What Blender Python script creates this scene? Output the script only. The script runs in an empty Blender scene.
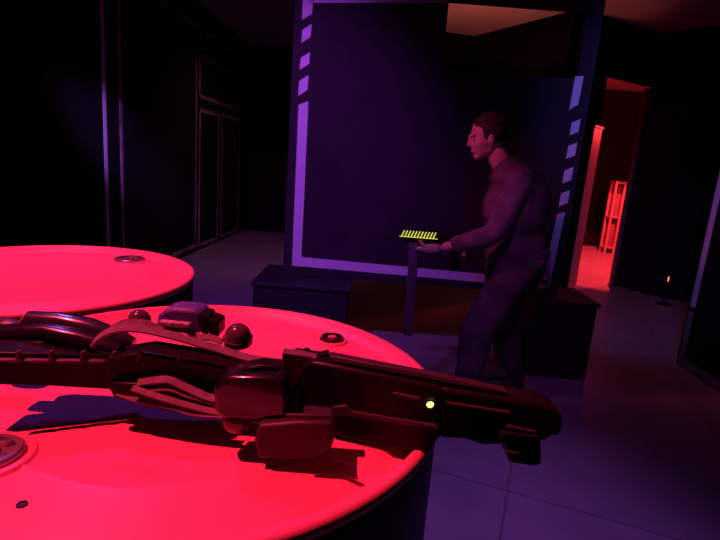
import bpy, bmesh, math, random
from mathutils import Vector, Matrix
random.seed(4)
PI = math.pi
scn = bpy.context.scene
C = scn.collection

# ------------------------------------------------------------------ camera
F, PITCH, ROLL = 504.1, .2095, .0775
CAM = Vector((0, 0, 1.42))
fw = Vector((0, math.cos(PITCH), -math.sin(PITCH)))
rt0 = Vector((1, 0, 0)); up0 = Vector((0, math.sin(PITCH), math.cos(PITCH)))
RT = math.cos(ROLL)*rt0 + math.sin(ROLL)*up0
UP = -math.sin(ROLL)*rt0 + math.cos(ROLL)*up0
cd = bpy.data.cameras.new('camera'); cam = bpy.data.objects.new('camera', cd); C.objects.link(cam)
cd.sensor_fit = 'HORIZONTAL'; cd.sensor_width = 36; cd.lens = F*36/720; cd.clip_start = .02
M = Matrix((RT, UP, -fw)).transposed().to_4x4(); M.translation = CAM
cam.matrix_world = M; scn.camera = cam

def ray(x, y): return fw + (x-360)/F*RT - (y-270)/F*UP
def at(x, y, Y):
    v = ray(x, y); return CAM + v*(Y/v.y)
def atz(x, y, z):
    v = ray(x, y); return CAM + v*((z-CAM.z)/v.z)

# ------------------------------------------------------------------ materials
def mat(name, col, rough=.5, metal=0, noise=0, scale=30, bump=0, bscale=60, coat=0, emit=None, estr=0, spec=.5, trans=0):
    m = bpy.data.materials.new(name); m.use_nodes = True
    nt = m.node_tree; b = nt.nodes['Principled BSDF']
    b.inputs['Base Color'].default_value = (*col, 1)
    b.inputs['Roughness'].default_value = rough
    b.inputs['Metallic'].default_value = metal
    b.inputs['Coat Weight'].default_value = coat
    b.inputs['Specular IOR Level'].default_value = spec
    b.inputs['Transmission Weight'].default_value = trans
    if emit:
        b.inputs['Emission Color'].default_value = (*emit, 1); b.inputs['Emission Strength'].default_value = estr
    tc = nt.nodes.new('ShaderNodeTexCoord')
    if noise:
        n = nt.nodes.new('ShaderNodeTexNoise'); n.inputs['Scale'].default_value = scale; n.inputs['Detail'].default_value = 6
        r = nt.nodes.new('ShaderNodeValToRGB')
        r.color_ramp.elements[0].position = .3; r.color_ramp.elements[1].position = .7
        r.color_ramp.elements[0].color = (*[c*(1-noise) for c in col], 1)
        r.color_ramp.elements[1].color = (*[min(1, c*(1+noise)) for c in col], 1)
        nt.links.new(tc.outputs['Object'], n.inputs['Vector']); nt.links.new(n.outputs['Fac'], r.inputs['Fac'])
        nt.links.new(r.outputs['Color'], b.inputs['Base Color'])
    if bump:
        n2 = nt.nodes.new('ShaderNodeTexNoise'); n2.inputs['Scale'].default_value = bscale; n2.inputs['Detail'].default_value = 5
        bp = nt.nodes.new('ShaderNodeBump'); bp.inputs['Strength'].default_value = bump; bp.inputs['Distance'].default_value = .01
        nt.links.new(tc.outputs['Object'], n2.inputs['Vector']); nt.links.new(n2.outputs['Fac'], bp.inputs['Height'])
        nt.links.new(bp.outputs['Normal'], b.inputs['Normal'])
    return m

def floor_mat():
    m = mat('floor_concrete', (.33, .31, .33), .42, noise=.12, scale=3, bump=.1, bscale=25)
    nt = m.node_tree; b = nt.nodes['Principled BSDF']
    src = b.inputs['Base Color'].links[0].from_socket
    tc = nt.nodes.new('ShaderNodeTexCoord'); mp = nt.nodes.new('ShaderNodeMapping')
    mp.inputs['Rotation'].default_value[2] = .35
    br = nt.nodes.new('ShaderNodeTexBrick'); br.offset = 0; br.inputs['Scale'].default_value = 1
    br.inputs['Brick Width'].default_value = 1.1; br.inputs['Row Height'].default_value = 1.1
    br.inputs['Mortar Size'].default_value = .006
    br.inputs['Color1'].default_value = (1, 1, 1, 1); br.inputs['Color2'].default_value = (.93, .93, .93, 1); br.inputs['Mortar'].default_value = (.6, .6, .6, 1)
    mx = nt.nodes.new('ShaderNodeMix'); mx.data_type = 'RGBA'; mx.blend_type = 'MULTIPLY'; mx.inputs[0].default_value = 1
    nt.links.new(tc.outputs['Object'], mp.inputs['Vector']); nt.links.new(mp.outputs['Vector'], br.inputs['Vector'])
    nt.links.new(src, mx.inputs[6]); nt.links.new(br.outputs['Color'], mx.inputs[7]); nt.links.new(mx.outputs[2], b.inputs['Base Color'])
    return m

FLOOR = floor_mat()
WALLB = mat('matte_black_wall', (.016, .013, .016), .9, noise=.15, scale=4, spec=.04)
PANELB = mat('dark_board', (.032, .02, .032), .8, noise=.15, scale=5, spec=.2)
CEIL = mat('ceiling_plaster', (.42, .36, .33), .9, noise=.1, scale=2)
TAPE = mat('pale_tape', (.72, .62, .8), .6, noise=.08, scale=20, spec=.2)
TAPEDIM = mat('grey_tape', (.3, .24, .27), .7, noise=.6, scale=9, spec=.2)  # darker, blotchier tape for the fainter lines
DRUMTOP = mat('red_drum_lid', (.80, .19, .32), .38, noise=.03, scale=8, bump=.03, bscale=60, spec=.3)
DRUMSIDE = mat('black_drum_body', (.010, .008, .014), .45, spec=.25, noise=.1, scale=10)
METAL = mat('dull_steel', (.5, .42, .5), .28, metal=.8, noise=.1, scale=60)
DARKMETAL = mat('dark_steel', (.05, .03, .045), .3, metal=.4, noise=.2, scale=80)
PLASTIC = mat('black_plastic', (.012, .008, .010), .34, noise=.2, scale=70, spec=.15, bump=.05, bscale=300)
PLASTIC2 = mat('scuffed_dark_plastic', (.045, .03, .04), .42, noise=.3, scale=60, bump=.06, bscale=200)
GLOSS = mat('glossy_black_plastic', (.012, .01, .018), .2, noise=.2, scale=50, coat=.3)
WEB = mat('dark_webbing', (.2, .14, .18), .8, noise=.25, scale=120, bump=.3, bscale=500)
PODM = mat('violet_grey_plastic', (.085, .08, .34), .5, noise=.15, scale=80, bump=.2, bscale=300)
DOME = mat('smoky_dome', (.09, .05, .07), .12, coat=.5, noise=.1, scale=50)
LEDG = mat('green_led', (.6, 1, .2), .4, emit=(.55, 1, .12), estr=3.2)
LEDY = mat('yellow_led', (.8, .9, .2), .4, emit=(.82, .86, .08), estr=1.0)
LEDO = mat('orange_led', (1, .4, .1), .4, emit=(1, .16, .05), estr=1.5)
SKIN = mat('skin', (.62, .42, .36), .55, noise=.05, scale=30)
HAIR = mat('dark_hair', (.035, .022, .02), .7, bump=.6, bscale=90)
JACKET = mat('camouflage_jacket', (.125, .09, .11), .85, noise=.4, scale=9, bump=.4, bscale=30)
TROUS = mat('camouflage_trousers', (.09, .06, .08), .85, noise=.4, scale=8, bump=.4, bscale=25)
BOOT = mat('black_boot', (.02, .018, .02), .5)
CRATE = mat('black_crate', (.022, .018, .024), .6, noise=.2, scale=8)
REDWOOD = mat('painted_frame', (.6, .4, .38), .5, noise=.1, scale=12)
SHELL = mat('lamp_housing', (.03, .03, .03), .5)
LENSR = mat('red_lens', (.5, .03, .05), .3, emit=(1, .03, .06), estr=2)
LENSP = mat('violet_lens', (.3, .1, .5), .3, emit=(.45, .12, 1), estr=2)

# ------------------------------------------------------------------ mesh helpers
def obj(name, bm, m, parent=None, smooth=True, loc=None, bev=0, ang=35):
    me = bpy.data.meshes.new(name)
    bmesh.ops.recalc_face_normals(bm, faces=bm.faces[:])
    bm.to_mesh(me); bm.free()
    o = bpy.data.objects.new(name, me); C.objects.link(o)
    for mm in (m if isinstance(m, (list, tuple)) else [m]): me.materials.append(mm)
    if bev:
        bv = o.modifiers.new('bevel', 'BEVEL'); bv.width = bev; bv.segments = 2; bv.limit_method = 'ANGLE'; bv.angle_limit = math.radians(40)
    if smooth:
        me.shade_smooth() if hasattr(me, 'shade_smooth') else None
        try: me.set_sharp_from_angle(angle=math.radians(ang))
        except Exception: pass
    if loc is not None: o.location = loc
    if parent:
        o.parent = parent
        if loc is None: o.matrix_parent_inverse = parent.matrix_basis.inverted()
    return o
def thing(name, label, cat, loc=(0, 0, 0), group=None):
    o = bpy.data.objects.new(name, None); C.objects.link(o); o.location = loc; o.empty_display_size = .1
    o['label'] = label; o['category'] = cat
    if group: o['group'] = group
    return o
def tag(o, label, cat, group=None):
    o['label'] = label; o['category'] = cat
    if group: o['group'] = group
    return o
def struct(name, bm, m, **k):
    o = obj(name, bm, m, **k); o['kind'] = 'structure'; return o
def box(bm, c, s, rz=0, mi=0, rot=None):
    r = bmesh.ops.create_cube(bm, size=1)
    mt = Matrix.Translation(Vector(c)) @ (rot.to_4x4() if rot else Matrix.Rotation(rz, 4, 'Z')) @ Matrix.Diagonal((*s, 1))
    bmesh.ops.transform(bm, matrix=mt, verts=r['verts'])
    for f in {f for v in r['verts'] for f in v.link_faces}: f.material_index = mi
    return r['verts']
def B(): return bmesh.new()
def bbox(x0, x1, y0, y1, z0, z1):
    bm = B(); box(bm, ((x0+x1)/2, (y0+y1)/2, (z0+z1)/2), (x1-x0, y1-y0, z1-z0)); return bm
def prism(bm, pts, z0, z1):
    lo = [bm.verts.new((p[0], p[1], z0)) for p in pts]; hi = [bm.verts.new((p[0], p[1], z1)) for p in pts]
    n = len(pts); bm.faces.new(lo); bm.faces.new(hi[::-1])
    for i in range(n): bm.faces.new((lo[i], hi[i], hi[(i+1) % n], lo[(i+1) % n]))
def slab(bm, px, Y, t, tilt=0):
    """outline read in the vertical plane y=Y, given a real thickness t in y"""
    P = [at(x, y, Y(x) if callable(Y) else Y) for x, y in px]
    a = [bm.verts.new((p.x, p.y-t/2, p.z)) for p in P]; b = [bm.verts.new((p.x, p.y+t/2, p.z)) for p in P]
    n = len(P); bm.faces.new(a); bm.faces.new(b[::-1])
    for i in range(n): bm.faces.new((a[i], b[i], b[(i+1) % n], a[(i+1) % n]))
def lathe(bm, prof, c, n=96, mi=0, axis=None):
    rings = []
    for r, z in prof:
        if r < 1e-6: rings.append([bm.verts.new((0, 0, z))])
        else: rings.append([bm.verts.new((r*math.cos(2*PI*k/n), r*math.sin(2*PI*k/n), z)) for k in range(n)])
    allv = [v for r in rings for v in r]
    for i in range(len(rings)-1):
        a, b = rings[i], rings[i+1]
        for k in range(n):
            q = [a[k % len(a)], a[(k+1) % len(a)], b[(k+1) % len(b)], b[k % len(b)]]
            u = []
            for v in q:
                if v not in u: u.append(v)
            if len(u) >= 3:
                f = bm.faces.new(u); f.material_index = mi
    mt = Matrix.Translation(Vector(c))
    if axis is not None: mt = mt @ Vector((0, 0, 1)).rotation_difference(Vector(axis)).to_matrix().to_4x4()
    bmesh.ops.transform(bm, matrix=mt, verts=allv)
def tube(bm, pts, rads, n=12):
    pts = [Vector(p) for p in pts]
    if not isinstance(rads, (list, tuple)): rads = [rads]*len(pts)
    prev = None; up = Vector((0, 0, 1)); rings = []
    for i, p in enumerate(pts):
        d = (pts[min(i+1, len(pts)-1)]-pts[max(i-1, 0)]).normalized()
        if prev is None:
            s = d.cross(up); s = s if s.length > .1 else d.cross(Vector((1, 0, 0)))
        else: s = prev - d*prev.dot(d)
        s.normalize(); prev = s; t = d.cross(s)
        rings.append([bm.verts.new(p + rads[i]*(math.cos(2*PI*k/n)*s + math.sin(2*PI*k/n)*t)) for k in range(n)])
    for a, b in zip(rings, rings[1:]):
        for k in range(n): bm.faces.new((a[k], a[(k+1) % n], b[(k+1) % n], b[k]))
    bm.faces.new(rings[0][::-1]); bm.faces.new(rings[-1])
def spl(pts, n=8):
    pts = [Vector(p) for p in pts]; out = []
    for i in range(len(pts)-1):
        p0 = pts[max(i-1, 0)]; p1 = pts[i]; p2 = pts[i+1]; p3 = pts[min(i+2, len(pts)-1)]
        for k in range(n):
            t = k/n
            out.append(.5*((2*p1)+(-p0+p2)*t+(2*p0-5*p1+4*p2-p3)*t*t+(-p0+3*p1-3*p2+p3)*t**3))
    out.append(pts[-1]); return out
def ribbon(bm, pts, w, t, wd):
    wd = Vector(wd).normalized(); rings = []
    for i, p in enumerate(pts):
        d = (pts[min(i+1, len(pts)-1)]-pts[max(i-1, 0)]).normalized()
        a = (wd - d*wd.dot(d)).normalized(); nn = d.cross(a)
        rings.append([bm.verts.new(p + a*sx*w/2 + nn*sy*t/2) for sx, sy in ((-1, -1), (1, -1), (1, 1), (-1, 1))])
    for a, b in zip(rings, rings[1:]):
        for k in range(4): bm.faces.new((a[k], a[(k+1) % 4], b[(k+1) % 4], b[k]))
    bm.faces.new(rings[0][::-1]); bm.faces.new(rings[-1])
def ell(bm, c, s, rot=None, u=24, v=14):
    r = bmesh.ops.create_uvsphere(bm, u_segments=u, v_segments=v, radius=1)
    mt = Matrix.Translation(Vector(c)) @ (rot.to_matrix().to_4x4() if rot else Matrix.Identity(4)) @ Matrix.Diagonal((*s, 1))
    bmesh.ops.transform(bm, matrix=mt, verts=r['verts']); return r['verts']

# ------------------------------------------------------------------ setting
struct('floor', bbox(-3.1, 7.6, -1.6, 11.4, -.1, 0), FLOOR, smooth=False)
struct('ceiling', bbox(-3.1, 7.6, -1.6, 11.4, 3.3, 3.4), CEIL, smooth=False)
bm = B(); prism(bm, [(-2.735, -1.5), (-2.245, 9.65), (-2.395, 9.65), (-2.885, -1.5)], 0, 3.3)
WL = struct('wall_left', bm, WALLB, smooth=False)
struct('wall_back', bbox(-2.4, 7.5, 11.15, 11.3, 0, 3.3), WALLB, smooth=False)
struct('wall_front', bbox(-2.9, 7.5, -1.5, -1.35, 0, 3.3), WALLB, smooth=False)
struct('wall_right', bbox(7.35, 7.5, -1.35, 11.15, 0, 3.3), WALLB, smooth=False)
struct('trim_1', bbox(-2.24, .45, 9.55, 9.7, 0, 3.3), WALLB, smooth=False).name = 'wall_alcove'
bm = B(); prism(bm, [(.3, 7.48), (1.37, 7.74), (2.21, 6.27), (2.72, 6.44), (2.73, 6.52), (2.35, 6.5), (1.5, 8.0), (.45, 7.8), (.45, 9.55), (.3, 9.55)], 0, 3.3)
struct('wall_middle', bm, mat('darkened_black_wall', (.007, .005, .006), .95, noise=.2, scale=5, spec=.03), smooth=False)  # shade put into the colour: darker wall black against ceiling bounce
bm = B(); prism(bm, [(3.60, 7.0), (3.66, 6.9), (3.86, 6.5), (4.4, 6.2), (7.35, 5.2), (7.35, 5.4), (4.5, 6.4), (3.97, 6.68), (3.76, 7.08)], 0, 3.3)
struct('wall_corridor', bm, WALLB, smooth=False)
bm = B(); prism(bm, [(2.72, 6.45), (3.64, 7.02), (3.62, 7.05), (2.72, 6.49)], 2.66, 3.3)
struct('trim_1', bm, WALLB, smooth=False)
bm = B(); prism(bm, [(2.98, 6.9), (4.75, 11.1), (4.65, 11.12), (2.86, 6.9)], 0, 3.3)
struct('wall_cell', bm, WALLB, smooth=False)

# tape on the left wall : thin strips standing on the wall's face
wdir = Vector((.49, 11.15, 0)).normalized(); wn = Vector((wdir.y, -wdir.x, 0))
def onwall(px, py):   # where the pixel's ray meets the left wall's face
    v = ray(px, py); p0 = Vector((-2.735, -1.5, 0))
    t = (p0-CAM).dot(wn)/v.dot(wn); return CAM+v*t
def strip(bm, a, b, w, n=wn, th=.003, vert=None):
    d = (b-a); L = d.length; d.normalize(); s = d.cross(n).normalized()
    R = Matrix((d, s, n)).transposed()
    box(bm, (a+b)/2 + n*(th/2+.0005), (L, w, th), rot=R)
def wl(px, z0, z1, py=200):
    p = onwall(px, py); return Vector((p.x, p.y, z0)), Vector((p.x, p.y, z1))
bm = B(); a, b = wl(107, .05, 3.1); strip(bm, a, b, .055)
t = obj('tape_stripe', bm, TAPE, WL, smooth=False); t['label'] = 'bright violet vertical tape stripe'
bm = B()
a, b = wl(122.5, .05, 3.0); strip(bm, a, b, .05)
f0 = wl(198, 0, 1)[0]; f1 = wl(240, 0, 1)[0]; y0 = onwall(122.5, 200)
zt = onwall(205, 32).z
for q0, q1 in ((.0, .18), (.2, .27), (.32, .5), (.55, .62), (.70, .88), (.97, 1.0)):
    A0 = Vector((y0.x, y0.y, zt)); A1 = Vector((f1.x, f1.y, zt)); strip(bm, A0.lerp(A1, q0), A0.lerp(A1, q1), .05)
strip(bm, Vector((y0.x, y0.y, .09)), Vector((f0.x, f0.y, .09)), .05)
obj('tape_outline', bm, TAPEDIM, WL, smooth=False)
def outline(x0, x1, yt0, yt1, zb=None, w=.05):
    bm = B()
    p0 = onwall(x0, yt0); p1 = onwall(x1, yt1); zt = p0.z
    zb0 = zb if zb is not None else .07
    a = Vector((p0.x, p0.y, zt)); b = Vector((p1.x, p1.y, zt)); c = Vector((p1.x, p1.y, zb0)); d = Vector((p0.x, p0.y, zb0))
    for u, v in ((a, b), (b, c), (c, d), (d, a)): strip(bm, u, v, w)
    return obj('tape_outline', bm, TAPEDIM, WL, smooth=False)
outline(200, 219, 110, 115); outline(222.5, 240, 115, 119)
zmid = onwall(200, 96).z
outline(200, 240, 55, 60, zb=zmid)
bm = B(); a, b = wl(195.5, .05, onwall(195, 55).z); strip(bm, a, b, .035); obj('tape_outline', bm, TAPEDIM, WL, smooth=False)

# ------------------------------------------------------------------ central barricade panel with window opening
PY = 3.6
t = thing('barricade_panel', 'tall dark board panel with violet tape frame and a window opening, standing behind the person', 'barricade', (.45, PY, 0))
pl = at(283, 268, PY).x; pr = at(559.5, 285, PY).x
zb = at(292, 272, PY).z-.02; zt = 2.62
wx0 = at(447, 20, PY).x; wx1 = at(580, 40, PY).x+.02; wz0 = at(500, 73, PY).z; wz1 = at(500, 4, PY).z
bm = B(); th = .06
xs = [pl, wx0, wx1, pr]; zs = [zb, wz0, wz1, zt]
for i in range(3):
    for j in range(3):
        if i == 1 and j == 1: continue
        box(bm, ((xs[i]+xs[i+1])/2, PY+th/2, (zs[j]+zs[j+1])/2), (xs[i+1]-xs[i], th, zs[j+1]-zs[j]))
bmesh.ops.remove_doubles(bm, verts=bm.verts[:], dist=1e-5)
fs = {}
for f in bm.faces: fs.setdefault(tuple(round(c, 4) for c in f.calc_center_median()), []).append(f)
bmesh.ops.delete(bm, geom=[f for l in fs.values() if len(l) > 1 for f in l], context='FACES_ONLY')
obj('board', bm, PANELB, t, smooth=False)
fn = Vector((0, -1, 0))
def q4(bm, pts, th=.003):
    P = [at(x, y, PY) for x, y in pts]
    a = [bm.verts.new((p.x, PY-.0005, p.z)) for p in P]; b = [bm.verts.new((p.x, PY-.0005-th, p.z)) for p in P]
    bm.faces.new(a[::-1]); bm.faces.new(b)
    for i in range(4): bm.faces.new((a[i], a[(i+1) % 4], b[(i+1) % 4], b[i]))
def tp(pts, lab=None):
    bm = B(); q4(bm, pts); o = obj('tape_stripe', bm, TAPE, t, smooth=False)
    if lab: o['label'] = lab
tp([(292, 265.5), (301.5, 257), (308.5, 101), (298.5, 105)])
tp([(292, 265.5), (301.5, 257), (467, 270), (548, 279.5), (548, 287)][:2]+[(548, 280), (548, 288)])
for ya, yb, xa in ((75, 90, 298), (52, 64, 299.6), (24, 37, 301.3)):
    k = (yb-ya)*.06
    tp([(xa, yb+6), (xa+9.4, yb), (xa+9.8+k, ya), (xa+k+.4, ya+6)])
tp([(302, 20), (312, 14), (314.5, -14), (303.5, -14)])
tp([(303, -14), (312, 3), (447, 3), (447, -1)][1:3]+[(447, -1), (312, -2)])
# right stripe and its dashes
tp([(541, 286), (549, 287), (565, 212), (557, 214)])
for ya in (190, 167, 142.5, 119):
    xa = 560 + (206-ya-15)*.15
    tp([(xa-1.5, ya+16.5), (xa+7.5, ya+13), (xa+9.8, ya), (xa+.8, ya+3.5)])
tp([(569, 110), (578, 104.5), (583.5, 76), (575, 76.5)])
# the black boxes that carry the panel
def crate(name, label, x0, x1, y0, y1, h, group):
    c = thing(name, label, 'box', ((x0+x1)/2, (y0+y1)/2, 0), group)
    bm = bbox(x0, x1, y0, y1, 0, h-.03); cb = obj('body', bm, CRATE, c, smooth=False, bev=.008)
    bm = bbox(x0-.015, x1+.015, y0-.015, y1+.015, h-.0295, h); obj('lid', bm, CRATE, c, smooth=False, bev=.006)
    bm = B()
    tube(bm, [((x0+x1)/2-.07, y0-.012, h*.7), ((x0+x1)/2-.07, y0-.035, h*.7), ((x0+x1)/2+.07, y0-.035, h*.7), ((x0+x1)/2+.07, y0-.012, h*.7)], .007, 8)
    obj('handle', bm, DARKMETAL, cb)
a = at(262, 270, PY).x; b = at(350, 278, PY).x
crate('support_box', 'black box under the left end of the taped panel', a, b, PY-.28, PY+.3, zb-.002, 'boxes under the panel')
a = at(532, 290, PY).x; b = at(590, 292, PY).x
crate('support_box', 'black box under the right end of the taped panel', a, b, PY-.16, PY+.3, zb-.002, 'boxes under the panel')

# ------------------------------------------------------------------ right near partition with tape
bm = bbox(2.66, 2.8, -.6, 3.95, 0, 3.3)
WR = struct('wall_partition', bm, WALLB, smooth=False)
bm = B(); nx = Vector((-1, 0, 0))
strip(bm, Vector((2.66, 3.9, .5)), Vector((2.66, 3.9, 3.1)), .06, nx)
o = obj('tape_stripe', bm, TAPE, WR, smooth=False)
bm = B()
strip(bm, Vector((2.66, 3.9, .06)), Vector((2.66, 3.9, .46)), .06, nx)
strip(bm, Vector((2.66, 3.93, .045)), Vector((2.66, .2, .045)), .06, nx)
obj('tape_outline', bm, TAPEDIM, WR, smooth=False)

# small orange lamp on the black wall
p = at(668.5, 279, 6.05)
t = thing('indicator_lamp', 'tiny orange indicator light glowing low by the black wall at right', 'lamp', (p.x, 6.05, 0))
bm = B(); lathe(bm, [(0, 0), (.09, 0), (.09, .015), (.02, .03), (.016, p.z-.05), (0, p.z-.05)], (p.x, 6.05, 0), 20); obj('stand', bm, CRATE, t)
bm = B(); ell(bm, (p.x, 6.05, p.z), (.009, .009, .036), u=12, v=8); obj('bulb', bm, LEDO, t)

# ------------------------------------------------------------------ red cell
t = thing('door_post', 'slim red lit post at the left side of the red doorway', 'post', (2.78, 6.55, 0))
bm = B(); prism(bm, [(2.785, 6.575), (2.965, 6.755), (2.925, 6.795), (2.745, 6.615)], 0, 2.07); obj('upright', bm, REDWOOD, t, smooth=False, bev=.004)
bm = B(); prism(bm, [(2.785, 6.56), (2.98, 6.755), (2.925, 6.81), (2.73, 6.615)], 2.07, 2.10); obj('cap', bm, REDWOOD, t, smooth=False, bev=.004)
t = thing('lit_edge_post', 'slender round post added as the lit right edge of the red doorway', 'post', (3.545, 6.96, 0))  # column added to catch light as the wall's lit edge
bm = B(); tube(bm, [(3.545, 6.96, .0), (3.545, 6.96, 2.64)], .035, 20); obj('upright', bm, mat('brown_post', (.25, .12, .12), .6, noise=.2, scale=9), t)
bm = B(); lathe(bm, [(0, 0), (.05, 0), (.05, .012), (.036, .014)], (3.545, 6.96, 0), 20); obj('foot_ring', bm, DARKMETAL, t)
t = thing('storage_rack', 'tall red lit shelving rack standing far back in the doorway', 'rack', (5.3, 10.2, 0))
rx0 = at(606.5, 240, 10.2).x; rx1 = at(624, 240, 10.2).x
for x in (rx0, (rx0+rx1)/2, rx1):
    for y in (10.2, 10.4):
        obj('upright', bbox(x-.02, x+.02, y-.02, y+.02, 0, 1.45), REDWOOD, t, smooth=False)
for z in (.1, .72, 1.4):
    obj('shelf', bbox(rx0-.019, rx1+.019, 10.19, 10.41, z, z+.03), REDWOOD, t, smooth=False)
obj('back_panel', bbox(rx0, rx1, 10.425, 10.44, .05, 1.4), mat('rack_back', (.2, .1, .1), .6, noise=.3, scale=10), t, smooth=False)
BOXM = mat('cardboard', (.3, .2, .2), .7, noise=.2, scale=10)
for z in (.13, .75):
    for x in (rx0+.02, (rx0+rx1)/2+.02):
        w = (rx1-rx0)/2-.05
        b = obj('storage_bin', bbox(x+.005, x+w, 10.235, 10.375, z, z+.45), BOXM, None, smooth=False, bev=.006)
        lv = 'upper' if z > .5 else 'lower'; sd = 'left' if x < (rx0+rx1)/2 else 'right'
        tag(b, f'dull bin in the {lv} {sd} bay of the red lit rack', 'bin', 'bins in the rack')

# ------------------------------------------------------------------ drums
DZ = 1.159; R0 = .2925
def drum(name, label, cx, cy, bungs, holes=()):
    t = thing(name, label, 'drum', (cx, cy, 0), 'steel drums')
    bm = B()
    pr = [(0, 0), (.275, 0), (.2885, .012), (.2885, .03)]
    for zr in (.36, .74): pr += [(.2885, zr-.025), (.2935, zr-.01), (.2935, zr+.01), (.2885, zr+.025)]
    pr += [(.2885, DZ-.04), (.289, DZ-.02), (.288, DZ-.016), (0, DZ-.016)]
    lathe(bm, pr, (cx, cy, 0), 128); obj('body', bm, DRUMSIDE, t)
    bm = B()
    lathe(bm, [(0, DZ-.010), (.20, DZ-.010), (.203, DZ-.0085), (.206, DZ-.010), (.252, DZ-.010), (.262, DZ-.0155), (.272, DZ-.0155), (.2795, DZ-.003), (.2825, DZ-.0002), (.287, DZ), (.291, DZ-.002), (.2925, DZ-.006), (.2918, DZ-.011), (.2885, DZ-.0155), (0, DZ-.0158)][:14], (cx, cy, 0), 160)
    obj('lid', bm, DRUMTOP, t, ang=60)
    for (px, py, r, kind) in bungs:
        p = atz(px, py, DZ-.010); c = (p.x, p.y, DZ-.010)
        bm = B(); lathe(bm, [(r*1.5, -.001), (r*1.38, .003), (r*1.18, .0035), (r*1.12, .0), (r*1.1, -.001)], c, 48)
        obj('bung_collar', bm, DRUMTOP, t)
        bm = B()
        lathe(bm, [(r*1.05, 0), (r*1.08, .006), (r, .008), (r*.82, .008), (r*.78, .004), (0, .004)], c, 40)
        for k in range(6): box(bm, (c[0]+math.cos(k*PI/3)*r*.68, c[1]+math.sin(k*PI/3)*r*.68, c[2]+.0055), (r*.22, r*.1, .0045), rz=k*PI/3)
        o = plug = obj('bung', bm, METAL if kind else DARKMETAL, t); o['label'] = 'silver screw plug' if kind else 'black screw plug'
        bm = B(); lathe(bm, [(r*.42, .003), (r*.40, .0075), (r*.28, .0078), (r*.22, .005), (0, .005)], (p.x, p.y, DZ-.0095), 6)
        obj('socket', bm, METAL if kind else DRUMTOP, plug)
    for (px, py) in holes:
        p = atz(px, py, DZ-.01); bm = B()
        lathe(bm, [(.0042, 0), (.0038, .0012), (.003, .0012), (.0022, .0003), (0, .0003)], (p.x, p.y, DZ-.0098), 20); obj('rivet', bm, DARKMETAL, t)
drum('steel_drum', 'steel drum with red lit lid carrying the laser tag rifle, nearest the camera', -.186, .561,
     [(332, 341, .0165, 0), (-13, 458, .026, 1)], [(22, 505)])
drum('steel_drum', 'steel drum with empty red lit lid standing farther back at left', -.639, .985,
     [(130, 261, .031, 1)])

# ------------------------------------------------------------------ laser tag rifle on the front drum
t = thing('laser_tag_rifle', 'black toy laser rifle with small green light lying across the nearest drum', 'toy rifle', (-.1, .45, DZ))
def G(x): return .443 + .04*min(1, max(-.3, x/125))
def HG(x): return .484 - .042*min(1, max(0, (x-300)/140)) - .008*min(1, max(0, (x-440)/110))
bm = B(); slab(bm, [(-10, 346), (125, 350), (125, 384), (60, 380), (-6, 378)], G, .03)
st = obj('stock_rail', bm, PLASTIC, t, bev=.002)
bm = B()
for x0, x1 in ((-4, 18), (25, 50), (57, 82), (88, 113), (120, 140)):
    slab(bm, [(x0, 358.6+x0*.012), (x1, 358.8+x1*.012), (x1, 361.5+x1*.012), (x0, 361+x0*.012)], lambda x: G(x)-.0165, .006)
    slab(bm, [(x1, 350+x1*.012), (x1+3, 350+x1*.012), (x1+2, 361.5+x1*.012), (x1-1, 361.5+x1*.012)], lambda x: G(x)-.0165, .006)
obj('rail_slots', bm, mat('rib_highlight_plastic', (.12, .07, .09), .45, noise=.3, scale=80), st, bev=.0006)  # lighter colour stands in for the highlights along the rib edges
# tapered glossy cheek tube above the rail, with its ridge of studs
bm = B(); Y2 = .492
pts = [at(x, y, Y2) for x, y in ((24, 325), (30, 321), (60, 324), (90, 330), (120, 339), (134, 344))]
tube(bm, pts, [.006, .0105, .0125, .0125, .010, .006], 20); obj('cheek_tube', bm, mat('polished_black_plastic', (.03, .03, .05), .2, coat=1, spec=.9, noise=.1, scale=40), t)
bm = B(); pts = [at(x, y, .474) for x, y in ((2, 335), (20, 335), (46, 333), (80, 341), (120, 352))]
tube(bm, pts, [.011, .012, .010, .012, .009], 16); obj('lower_tube', bm, GLOSS, t)
bm = B()
for i in range(11):
    p = at(36+i*5.2, 329+i*1.35, .486); ell(bm, p, (.0016, .0016, .0013), u=8, v=6)
obj('studs', bm, PLASTIC2, t)
bm = B(); p = at(11, 330, .52); lathe(bm, [(0, -.01), (.011, -.01), (.0125, -.006), (.0125, .006), (.011, .01), (0, .01)], p, 24, axis=(1, .1, -.15)); obj('adjustment_knob', bm, PLASTIC2, t)
bm = B(); p = at(0, 328, .52); ell(bm, p, (.012, .012, .012)); obj('adjustment_knob', bm, PLASTIC2, t)
# receiver
bm = B(); slab(bm, [(112, 352), (150, 346), (212, 356), (262, 366), (294, 368), (302, 378), (298, 412), (262, 414), (215, 403), (160, 390), (118, 385)], .472, .036)
obj('receiver', bm, PLASTIC, t, bev=.003)
for x in (120, 141, 181):
    bm = B(); slab(bm, [(x-3, 352), (x+2, 352), (x-1, 361), (x-4, 361)], .452, .004)
    obj('latch', bm, PLASTIC2, t, bev=.0005)
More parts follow.
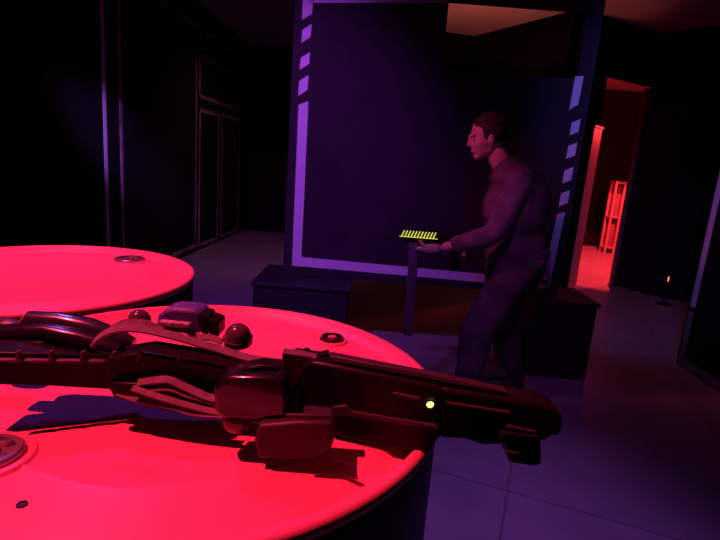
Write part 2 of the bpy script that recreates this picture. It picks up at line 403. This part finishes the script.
# handguard
bm = B(); slab(bm, [(292, 352), (330, 358), (440, 379.5), (440, 428), (434, 432), (422, 446), (418, 445), (340, 429), (300, 414)], HG, .034)
obj('handguard', bm, PLASTIC, t, bev=.0035)
bm = B(); slab(bm, [(330, 353.5), (440, 375), (505, 389), (505, 391), (440, 378), (330, 358.5)], lambda x: HG(x)-.006, .012)
obj('top_rail', bm, PLASTIC2, t, bev=.0008)
bm = B(); slab(bm, [(310, 410), (346, 404), (352, 410), (438, 425), (438, 428), (345, 414), (312, 417)], lambda x: HG(x)-.018, .006)
obj('side_seam', bm, PLASTIC2, t, bev=.0006)
bm = B(); slab(bm, [(393, 391), (420, 396.5), (420, 400), (393, 394)], lambda x: HG(x)-.017, .006); slab(bm, [(447, 401.5), (510, 411.5), (510, 414), (447, 404)], lambda x: HG(x)-.017, .005)
obj('side_rib', bm, PLASTIC2, t, bev=.0006)
# rear corner plates with holes
bm = B(); slab(bm, [(283, 350), (300, 352), (318, 356), (306, 366), (298, 378), (292, 392), (288, 410), (282, 408)], .434, .012)
obj('corner_plate', bm, mat('mottled_plastic', (.14, .09, .12), .5, noise=.5, scale=90), t, bev=.0012)  # lighter and more mottled than the rest of the rifle
for (x, y, r) in ((300, 362, .0035), (305, 358, .002), (291, 398, .002)):
    bm = B(); p = at(x, y, .4275); lathe(bm, [(0, 0), (r, 0), (r, .002), (0, .002)], p, 16, axis=(0, -1, 0))
    obj('rivet', bm, DARKMETAL, t)
# sights
bm = B(); slab(bm, [(302, 356), (303, 350), (308, 349), (311, 353), (316, 354), (327, 351.5), (329, 352), (329, 358), (334, 360), (333, 363)], .482, .012)
obj('rear_sight', bm, PLASTIC, t, bev=.0008)
# muzzle section, reaching over the drum's edge
bm = B(); slab(bm, [(438, 380), (500, 390), (540, 397), (552, 403), (557, 412), (553, 424), (540, 432), (505, 436), (480, 437), (462, 431), (438, 430)], HG, .032)
obj('muzzle_housing', bm, PLASTIC, t, bev=.004)
bm = B(); p0 = at(512, 418, .435); p1 = at(560, 421, .433)
d = (p1-p0).normalized(); lathe(bm, [(.012, 0), (.0135, .01), (.0135, .040), (.011, .042), (.008, .036), (0, .034)], p0, 28, axis=d)
obj('muzzle', bm, DARKMETAL, t)
bm = B(); slab(bm, [(497, 424), (536, 430), (537, 455), (530, 458), (505, 454), (503, 438), (497, 436)], .428, .028)
sb = obj('sensor_block', bm, PLASTIC, t, bev=.002)
bm = B(); slab(bm, [(507, 425), (536, 431), (536, 434), (507, 429)], .4125, .004); obj('block_ridge', bm, PLASTIC2, sb, bev=.0005)
bm = B(); slab(bm, [(506, 450), (535, 455), (535, 457), (506, 453)], .4135, .004); obj('block_ridge', bm, PLASTIC2, sb, bev=.0005)
bm = B(); p = at(430, 404, HG(430)-.0185); lathe(bm, [(.0045, 0), (.0045, .002), (.0035, .0022), (.0033, .001)], p, 24, axis=(0, -1, 0)); bz = obj('led_bezel', bm, PLASTIC, t)
bm = B(); ell(bm, (p.x, p.y, p.z), (.0033, .003, .0033)); o = obj('led', bm, LEDG, bz); o['label'] = 'glowing green light'
# grip box
bm = B(); slab(bm, [(262, 416), (300, 413), (333, 414), (335, 432), (330, 444), (310, 450), (262, 449), (258, 432)], .414, .034)
bb = obj('battery_box', bm, mat('dark_red_grey_plastic', (.035, .02, .025), .5, noise=.2, scale=60), t, bev=.003)
bm = B(); slab(bm, [(286, 413.5), (330, 414.5), (330, 419), (286, 418)], .395, .004); obj('box_lip', bm, PLASTIC2, bb, bev=.0006)

# ------------------------------------------------------------------ sensor headband draped over the rifle
t = thing('sensor_headband', 'dark strap headband with sensor domes and a violet grey pod, draped over the rifle', 'headband', (-.17, .47, DZ))
def path(l, n=8): return spl([at(x, y, Y) for x, y, Y in l], n)
bm = B(); ribbon(bm, path([(92, 347, .446), (99, 338, .448), (114, 330, .450), (136, 328.5, .452), (170, 335, .452), (212, 347, .452), (252, 359, .450), (284, 363, .448)]), .0075, .003, (0, .8, .6))
obj('strap', bm, WEB, t)
bm = B(); ribbon(bm, path([(112, 329, .47), (125, 322.5, .477), (145, 323, .48), (160, 328, .482), (185, 330, .482), (196, 336, .48), (212, 338, .478), (222, 342, .475)]), .006, .003, (0, .7, .7))
obj('strap', bm, WEB, t)
for k, l in enumerate(([(138, 383, .444), (150, 381, .443), (168, 380, .442), (185, 387, .440), (205, 396, .438), (222, 400, .437)],
          [(150, 390, .441), (170, 389, .440), (190, 396, .438), (222, 405, .436)],
          [(133, 388, .440), (150, 394, .437), (180, 403, .434), (210, 411, .432), (240, 416, .430), (262, 421, .430)],
          [(118, 392, .445), (140, 399, .442), (170, 405, .436), (195, 412, .433), (225, 414, .431)])):
    bm = B(); ribbon(bm, path(l), (.007, .0045, .0055, .008)[k], .003, (0, .75, .65)); obj('strap', bm, WEB, t)
bm = B(); slab(bm, [(112, 378), (150, 380), (200, 392), (225, 404), (224, 414), (196, 412), (150, 402), (118, 393)], .452, .02)
obj('strap_buckle', bm, PLASTIC, t, bev=.002)
bm = B(); slab(bm, [(161, 324), (163, 312), (170, 306), (178, 304), (198, 305.5), (206, 309), (207, 325), (204, 330), (190, 327)], .497, .03)
pod = obj('sensor_pod', bm, PODM, t, bev=.004)
bm = B(); slab(bm, [(160, 320), (190, 323), (191, 326.5), (184, 327), (160, 325)], .478, .008); obj('pod_lip', bm, mat('fringe', (.5, .35, .55), .8, bump=.8, bscale=200, noise=.3, scale=200), pod, bev=.001)
bm = B(); slab(bm, [(206, 311), (212, 313.5), (212, 331), (205, 329)], .497, .028); slab(bm, [(213, 315), (222, 319), (222, 333), (213, 331)], .497, .026)
obj('clip', bm, PLASTIC, t, bev=.0015)
def domep(px, py, Y, r, h, ax=(0, -.25, 1)):
    p = at(px, py, Y); bm = B()
    pr = [(r*1.12, -.006), (r*1.12, 0), (r, .001)] + [(r*math.cos(a*PI/16), .001+h*math.sin(a*PI/16)) for a in range(1, 9)]
    pr[-1] = (0, .001+h); lathe(bm, pr, p, 32, axis=ax); obj('sensor_dome', bm, DOME, t)
domep(139, 319, .495, .0105, .009)
domep(238, 337, .492, .0135, .0135)
domep(236, 421, .418, .012, .010, (0, -.9, -.45))
# module: rounded glossy box
bm = B(); slab(bm, [(219, 381), (224, 374), (236, 369.5), (284, 369.5), (290, 376), (290, 408), (282, 414), (228, 411), (219, 402)], .424, .034)
obj('receiver_module', bm, GLOSS, t, bev=.005)
bm = B(); slab(bm, [(240, 368.5), (282, 369.5), (282, 363), (262, 361), (246, 364)], .43, .02); obj('module_top', bm, PLASTIC, t, bev=.002)

# ------------------------------------------------------------------ person
def skinned(verts, edges, rad, sub=2):
    me = bpy.data.meshes.new('tmp'); me.from_pydata([Vector(v) for v in verts], edges, []); o = bpy.data.objects.new('tmp', me); C.objects.link(o)
    sm = o.modifiers.new('s', 'SKIN'); sm.use_smooth_shade = True
    for i, s in enumerate(me.skin_vertices[0].data):
        r = rad[i]; s.radius = (r, r) if not isinstance(r, tuple) else r; s.use_root = (i == 0)
    ss = o.modifiers.new('u', 'SUBSURF'); ss.levels = sub; ss.render_levels = sub
    bpy.context.view_layer.update(); dg = bpy.context.evaluated_depsgraph_get()
    ev = o.evaluated_get(dg).to_mesh(); bm = B(); bm.from_mesh(ev)
    bpy.data.objects.remove(o); bpy.data.meshes.remove(me); return bm
def merge(bm, other):
    me = bpy.data.meshes.new('t'); other.to_mesh(me); other.free(); bm.from_mesh(me); bpy.data.meshes.remove(me)
def chain(pts, rads):
    return skinned(pts, [(i, i+1) for i in range(len(pts)-1)], rads, 2)
def remesh(o, vox, smooth=2):
    r = o.modifiers.new('r', 'REMESH'); r.mode = 'VOXEL'; r.voxel_size = vox; r.use_smooth_shade = True
    if smooth: s = o.modifiers.new('sm', 'SMOOTH'); s.iterations = smooth; s.factor = .5
    bpy.context.view_layer.update(); dg = bpy.context.evaluated_depsgraph_get()
    me = bpy.data.meshes.new_from_object(o.evaluated_get(dg)); old = o.data; o.modifiers.clear(); o.data = me
    for p_ in me.polygons: p_.use_smooth = True

per = thing('person', 'person in camouflage clothes walking left, holding a rifle with yellow lights at the waist', 'person', (.9, 3.0, 0))
YL, YR = 2.84, 3.18
J = dict(pel=(.92, 3.0, .94), wai=(.915, 3.0, 1.08), che=(.87, 3.0, 1.25), nk0=(.80, 3.0, 1.42), nk1=(.755, 3.0, 1.50), hd=(.705, 3.0, 1.57),
    shL=(.83, YL, 1.38), elL=(.72, 2.73, 1.09), wrL=(.445, 2.83, .98),
    shR=(.83, YR, 1.38), elR=(.93, 3.27, 1.10), wrR=(.715, 3.09, .99),
    hpL=(.92, 2.90, .90), knL=(.72, 2.88, .50), anL=(.70, 2.87, .09),
    hpR=(.92, 3.10, .90), knR=(.93, 3.13, .49), anR=(1.08, 3.14, .10))
names = list(J); idx = {n: i for i, n in enumerate(names)}
E_ = [('pel', 'wai'), ('wai', 'che'), ('che', 'nk0'), ('nk0', 'nk1'), ('nk1', 'hd'), ('che', 'shL'), ('shL', 'elL'), ('elL', 'wrL'), ('che', 'shR'), ('shR', 'elR'), ('elR', 'wrR'),
      ('pel', 'hpL'), ('hpL', 'knL'), ('knL', 'anL'), ('pel', 'hpR'), ('hpR', 'knR'), ('knR', 'anR')]
Rr = dict(pel=.13, wai=.115, che=.13, nk0=.075, nk1=.064, hd=.062, shL=.058, elL=.042, wrL=.028, shR=.058, elR=.042, wrR=.028, hpL=.092, knL=.058, anL=.04, hpR=.092, knR=.058, anR=.04)
bm = skinned([J[n] for n in names], [(idx[a], idx[b]) for a, b in E_], [Rr[n] for n in names])
# head, facing -x and tipped down a little
hc = Vector((.665, 3.0, 1.615))
from mathutils import Euler
hr = Euler((0, -.22, 0))
def H(v): return hc + hr.to_matrix() @ Vector(v)
def hell(c, s, rr=None): ell(bm, H(c), s, hr if rr is None else rr)
hell((.012, 0, .02), (.098, .076, .105))
hell((-.026, 0, -.038), (.066, .062, .075))      # face and jaw
hell((-.010, 0, -.065), (.062, .058, .045))
hell((-.060, 0, -.098), (.024, .03, .02))       # chin
hell((-.082, 0, .022), (.018, .05, .012))      # brow
hell((-.100, 0, -.022), (.015, .012, .017)); hell((-.094, 0, -.004), (.011, .009, .024))     # nose
hell((-.090, 0, .0), (.012, .009, .02))
hell((-.083, 0, -.060), (.014, .024, .006)); hell((-.082, 0, -.071), (.013, .021, .006))
for s in (-1, 1):
    hell((-.040, s*.036, -.030), (.040, .030, .040))
    hell((.012, s*.077, -.01), (.018, .008, .03))
# feet
for an, sgn in (('anL', 0), ('anR', 1)):
    a = Vector(J[an]); ell(bm, a+Vector((-.06, 0, -.045)), (.12, .042, .04))
# hands : palm and five fingers rooted inside it, curled round the held rifle
GY = 2.955
def hand(wr, palm_c, palm_s, rot, roots, segs, rads, thumb, tr):
    merge(bm, chain([wr, Vector(wr).lerp(Vector(palm_c), .5), palm_c], [.027, .03, .034]))
    ell(bm, palm_c, palm_s, rot)
    for r0, sg, rd in zip(roots, segs, rads): merge(bm, chain([r0]+sg, rd))
    merge(bm, chain(thumb, tr))
# left hand cups the handguard from below and from the camera's side
pc = Vector((.36, 2.905, .957))
roots, segs, rads = [], [], []
for i in range(4):
    x = .325+i*.021; L = (.9, 1, .95, .78)[i]
    roots.append(Vector((x, 2.915, .955)))
    segs.append([Vector((x-.002, 2.915+.04*L, .950)), Vector((x-.004, 2.915+.066*L, .968)), Vector((x-.004, 2.915+.072*L, .995)), Vector((x-.003, 2.912+.066*L, 1.010))])
    rads.append([.010, .0098, .009, .0085, .007])
hand(J['wrL'], pc, (.05, .032, .018), Euler((-.2, -.12, 0)), roots, segs, rads,
     [pc+Vector((.025, -.015, .0)), pc+Vector((.0, -.025, .018)), pc+Vector((-.022, -.02, .042)), pc+Vector((-.034, -.012, .056))], [.013, .0125, .011, .009])
# right hand closes round the pistol grip
pc = Vector((.655, 2.995, .965))
roots, segs, rads = [], [], []
for i in range(4):
    z = .988-i*.019; L = (.9, 1, .95, .8)[i]
    roots.append(Vector((.665, 3.0, z)))
    segs.append([Vector((.628, 2.995, z)), Vector((.607, 2.98, z-.002)), Vector((.604, 2.955, z-.003)), Vector((.616, 2.934, z-.003))])
    rads.append([.010, .0098, .009, .0085, .007])
hand(J['wrR'], pc, (.022, .018, .045), Euler((0, .3, 0)), roots, segs, rads,
     [pc+Vector((.01, -.005, .03)), pc+Vector((.0, -.03, .04)), pc+Vector((-.02, -.048, .038)), pc+Vector((-.04, -.052, .034))], [.013, .0125, .011, .009])
body = obj('body', bm, SKIN, per); remesh(body, .0042, 2)
# eyes
for s in (-1, 1):
    bm = B(); ell(bm, H((-.078, s*.028, .002)), (.011, .012, .010), u=14, v=10); obj('eye', bm, mat('eye_white', (.6, .55, .55), .2), per)
# hair
bm = B(); ell(bm, H((.024, 0, .033)), (.102, .085, .104), hr, 32, 20)
for v in bm.verts[:]:
    l = hr.to_matrix().inverted() @ (v.co-hc)
    if l.x < -.04 and l.z < .06: v.co += (H((.02, 0, .03))-v.co)*.25
    if l.z < -.045: v.co += (H((.02, 0, .0))-v.co)*.22
for i in range(60):
    a = random.uniform(0, 2*PI); b = random.uniform(.25, 1.35)
    n = Vector((math.cos(a)*math.cos(b), math.sin(a)*math.cos(b), math.sin(b)))
    if n.x < -.5 and n.z < .5: continue
    ell(bm, H((.024+n.x*.093, n.y*.077, .035+n.z*.094)), (.02, .016, .012), Euler((random.random()*3, random.random()*3, 0)), 8, 6)
hair = obj('hair', bm, HAIR, per); remesh(hair, .006, 1)
# clothes
def cloth(name, js, es, rr, m, extra=None):
    ii = {n: i for i, n in enumerate(js)}
    b2 = skinned([js[n] for n in js], [(ii[a], ii[b]) for a, b in es], [rr[n] for n in js])
    if extra: extra(b2)
    for v in b2.verts:
        c = v.co; k = math.sin(c.z*55+c.x*30)*.004 + math.sin(c.z*23-c.x*41+c.y*20)*.005
        v.co.x += k; v.co.y += k*.6
    return obj(name, b2, m, per)
jk = {n: J[n] for n in ('wai', 'pel', 'che', 'nk0', 'shL', 'elL', 'shR', 'elR')}
jk['pel'] = (.925, 3.0, .90)
jk['wrL'] = tuple(Vector(J['elL']).lerp(Vector(J['wrL']), .86)); jk['wrR'] = tuple(Vector(J['elR']).lerp(Vector(J['wrR']), .86))
jk['nk0'] = (.765, 3.0, 1.475)
def vest(b2):
    ell(b2, (.875, 3.0, 1.20), (.175, .205, .21), Euler((0, -.2, 0))); ell(b2, (.905, 3.0, .99), (.185, .20, .17)); ell(b2, (.95, 3.0, 1.24), (.13, .19, .2)); ell(b2, (.85, 3.0, 1.40), (.125, .20, .09)); ell(b2, (.80, 3.0, 1.46), (.085, .10, .055), Euler((0, -.2, 0)))
jo = cloth('jacket', jk, [('wai', 'pel'), ('wai', 'che'), ('che', 'nk0'), ('che', 'shL'), ('shL', 'elL'), ('elL', 'wrL'), ('che', 'shR'), ('shR', 'elR'), ('elR', 'wrR')],
      dict(wai=.14, pel=.165, che=.155, nk0=.088, shL=.09, elL=.07, wrL=.048, shR=.09, elR=.07, wrR=.048), JACKET, vest)
remesh(jo, .009, 3)
tk = {n: J[n] for n in ('pel', 'hpL', 'knL', 'hpR', 'knR')}
tk['anL'] = (.70, 2.87, .13); tk['anR'] = (1.07, 3.14, .14)
def seat(b2): ell(b2, (.92, 3.0, .88), (.17, .19, .14))
tr = cloth('trousers', tk, [('pel', 'hpL'), ('hpL', 'knL'), ('knL', 'anL'), ('pel', 'hpR'), ('hpR', 'knR'), ('knR', 'anR')],
      dict(pel=.15, hpL=.13, knL=.108, anL=.085, hpR=.13, knR=.108, anR=.085), TROUS, seat)
remesh(tr, .009, 3)
for an in ('anL', 'anR'):
    a = Vector(J[an]); gz = 0
    b2 = B(); ell(b2, (a.x-.07, a.y, .05), (.145, .052, .05)); ell(b2, (a.x, a.y, .11), (.058, .052, .10))
    for v in b2.verts: v.co.z = max(v.co.z, .004)
    bo = obj('boot', b2, BOOT, per); remesh(bo, .007, 2)

# the rifle the person holds
t = thing('held_laser_rifle', 'dark laser tag rifle with slanted yellow lights, held at waist by the person', 'toy rifle', (.5, GY, 1.0))
def gb(name, x0, x1, z0, z1, w, m=PLASTIC, bev=.004, Y=GY): return obj(name, bbox(x0, x1, Y-w/2, Y+w/2, z0, z1), m, t, smooth=False, bev=bev)
gb('receiver', .52, .74, .995, 1.05, .042); gb('handguard', .24, .52, .985, 1.04, .04); gb('stock', .74, .84, .98, 1.045, .034)
gb('top_rail', .3, .7, 1.05, 1.062, .02, bev=.001)
bm = B(); tube(bm, [(.24, GY, 1.012), (.16, GY, 1.012)], .012, 16); obj('barrel', bm, DARKMETAL, t)
bm = B(); tube(bm, [(.16, GY, 1.012), (.12, GY, 1.012)], .018, 16); obj('muzzle', bm, DARKMETAL, t)
bm = B(); r3 = Euler((0, .3, 0)).to_matrix(); box(bm, (.642, GY, .95), (.034, .03, .10), rot=r3); obj('pistol_grip', bm, PLASTIC, t, bev=.005)
bm = B(); r3 = Euler((0, -.12, 0)).to_matrix(); box(bm, (.55, GY, .92), (.06, .028, .17), rot=r3); obj('magazine', bm, PLASTIC, t, bev=.005)
bm = B()
lx0, lx1 = at(401, 235, GY).x, at(434, 235, GY).x; lz0, lz1 = 1.020, 1.045
lz0 = at(420, 237.5, GY-.022).z; lz1 = at(420, 231.5, GY-.022).z
for i in range(11):
    x = lx0+(lx1-lx0)*i/10.5
    v = [bm.verts.new((x+dx, y, z)) for y in (GY-.0235, GY-.0205) for dx, z in ((0, lz0), (.0055, lz0), (.019, lz1), (.0135, lz1))]
    for q in ((0, 1, 2, 3), (7, 6, 5, 4), (0, 4, 5, 1), (1, 5, 6, 2), (2, 6, 7, 3), (3, 7, 4, 0)): bm.faces.new([v[k] for k in q])
box(bm, ((lx0+lx1)/2+.005, GY-.022, lz0-.0015), (lx1-lx0+.03, .003, .003))
o = obj('light_strip', bm, LEDY, t, smooth=False); o['label'] = 'slanted yellow light bars'
bm = B(); ribbon(bm, spl([(.30, GY-.028, .985), (.305, GY-.04, .85), (.31, GY-.045, .65), (.318, GY-.035, .46), (.322, GY, .41), (.32, GY+.03, .5), (.32, GY+.035, .75), (.33, GY+.03, .985)], 10), .05, .004, (1, 0, 0))
obj('sling', bm, WEB, t)

# ------------------------------------------------------------------ lights : lamps and added unseen fills
def lamp(kind, name, loc, target, col, power, size=.1, cone=60, blend=.3):
    L = bpy.data.lights.new(name, kind); L.color = col; L.energy = power
    if kind == 'SPOT': L.spot_size = math.radians(cone); L.spot_blend = blend; L.shadow_soft_size = size
    elif kind == 'AREA': L.size = size
    else: L.shadow_soft_size = size
    o = bpy.data.objects.new(name, L); C.objects.link(o); o.location = loc
    o.rotation_euler = (Vector(target)-Vector(loc)).to_track_quat('-Z', 'Y').to_euler(); return o
LP = Vector((-1.0, .42, 3.05)); LT = Vector((-.48, .72, 1.16))
lamp('SPOT', 'red_spot', LP, LT, (1, .045, .105), 320, .008, 41, .08)
t = thing('added_stage_lamp', 'black stage lamp added out of view, its barn door keeping red light on the drums', 'lamp', (LP.x, LP.y, 3.3))  # unseen fixture, added to carry the flap that shapes the red beam
dd = (LT-LP).normalized()
bm = B(); lathe(bm, [(0, -.20), (.06, -.20), (.085, -.16), (.09, -.02), (.085, -.02), (.08, -.15), (0, -.15)], LP, 32, axis=dd); obj('housing', bm, SHELL, t)
bm = B(); tube(bm, [LP-dd*.19, LP-dd*.19+Vector((0, 0, .04)), Vector((LP.x-.05, LP.y-.09, 3.295))], .01, 10); obj('bracket', bm, SHELL, t)
nn = Vector((.82, .572, 0)); ll = Vector((-.572, .82, 0)); pm = nn*.472+ll*.45; pm.z = 1.16
bm = B(); c0 = LP+.13*(pm-LP)
box(bm, c0+nn*.12, (.24, .34, .003), rot=Matrix((nn, ll, Vector((0, 0, 1)))).transposed()); obj('added_barn_door', bm, SHELL, t, smooth=False)  # flap added to block red spill on the floor
bm = B(); tube(bm, [LP-dd*.05+nn*.088, c0+nn*.05+Vector((0, 0, .004))], .005, 8); obj('hinge_arm', bm, SHELL, t)
lamp('SPOT', 'violet_spot', (-.9, 1.0, 3.1), (-.6, 3.6, 1.3), (.50, .085, 1), 270, .08, 52, .9)
lamp('SPOT', 'violet_floor_spot', (.7, 1.2, 3.15), (.35, 1.7, 0), (.54, .13, 1), 105, .08, 54, .95)
lamp('SPOT', 'violet_person_fill', (.1, .9, 2.9), (.95, 3.0, .7), (.75, .10, 1), 42, .08, 24, .9)  # unseen fill added to lift the dark waist and legs
lamp('SPOT', 'blue_spot', (1.1, 1.5, 3.1), (1.95, 3.7, 1.7), (.24, .18, 1), 115, .08, 44, .9)
lamp('SPOT', 'violet_wall_spot', (-1.5, 1.6, 2.9), (-2.45, 5.3, 1.3), (.50, .15, 1), 700, .06, 15, 1)
lamp('AREA', 'blue_drum_lamp', (-1.13, 1.5, 2.8), (-.35, .5, 1.2), (.15, .12, 1), 7, .22)
lamp('SPOT', 'red_person_fill', (-1.0, 2.0, 2.2), (.75, 3.0, 1.35), (1, .05, .25), 60, .06, 34, .9)  # separate fill added for the red light on the face
lamp('SPOT', 'red_cell_spot', (4.3, 8.8, 3.2), (4.3, 8.9, 0), (1, .03, .05), 950, .05, 80, .12)
lamp('POINT', 'red_post_fill', (4.3, 7.6, 2.3), (3.9, 8.2, 0), (1, .03, .05), 170, .1)  # unseen point light added so the door post catches red
lamp('SPOT', 'orange_uplight', (1.1, 6.0, 2.1), (1.15, 6.1, 3.3), (1, .19, .15), 34, .1, 120, .2)
lamp('SPOT', 'dim_alcove_lamp', (-1.2, 6.2, 3.2), (-1.9, 7.6, 0), (1, .28, .5), 34, .2, 100, .8)
lamp('SPOT', 'dim_corridor_lamp', (2.3, 4.8, 3.2), (2.8, 4.6, 0), (1, .12, .22), 12, .2, 100, .8)

w = bpy.data.worlds.new('world'); scn.world = w; w.use_nodes = True
w.node_tree.nodes['Background'].inputs['Color'].default_value = (.01, .002, .012, 1); w.node_tree.nodes['Background'].inputs['Strength'].default_value = .1
vs = scn.view_settings; vs.view_transform = 'Standard'; vs.look = 'None'; vs.gamma = 1; vs.exposure = 0; vs.use_curve_mapping = False
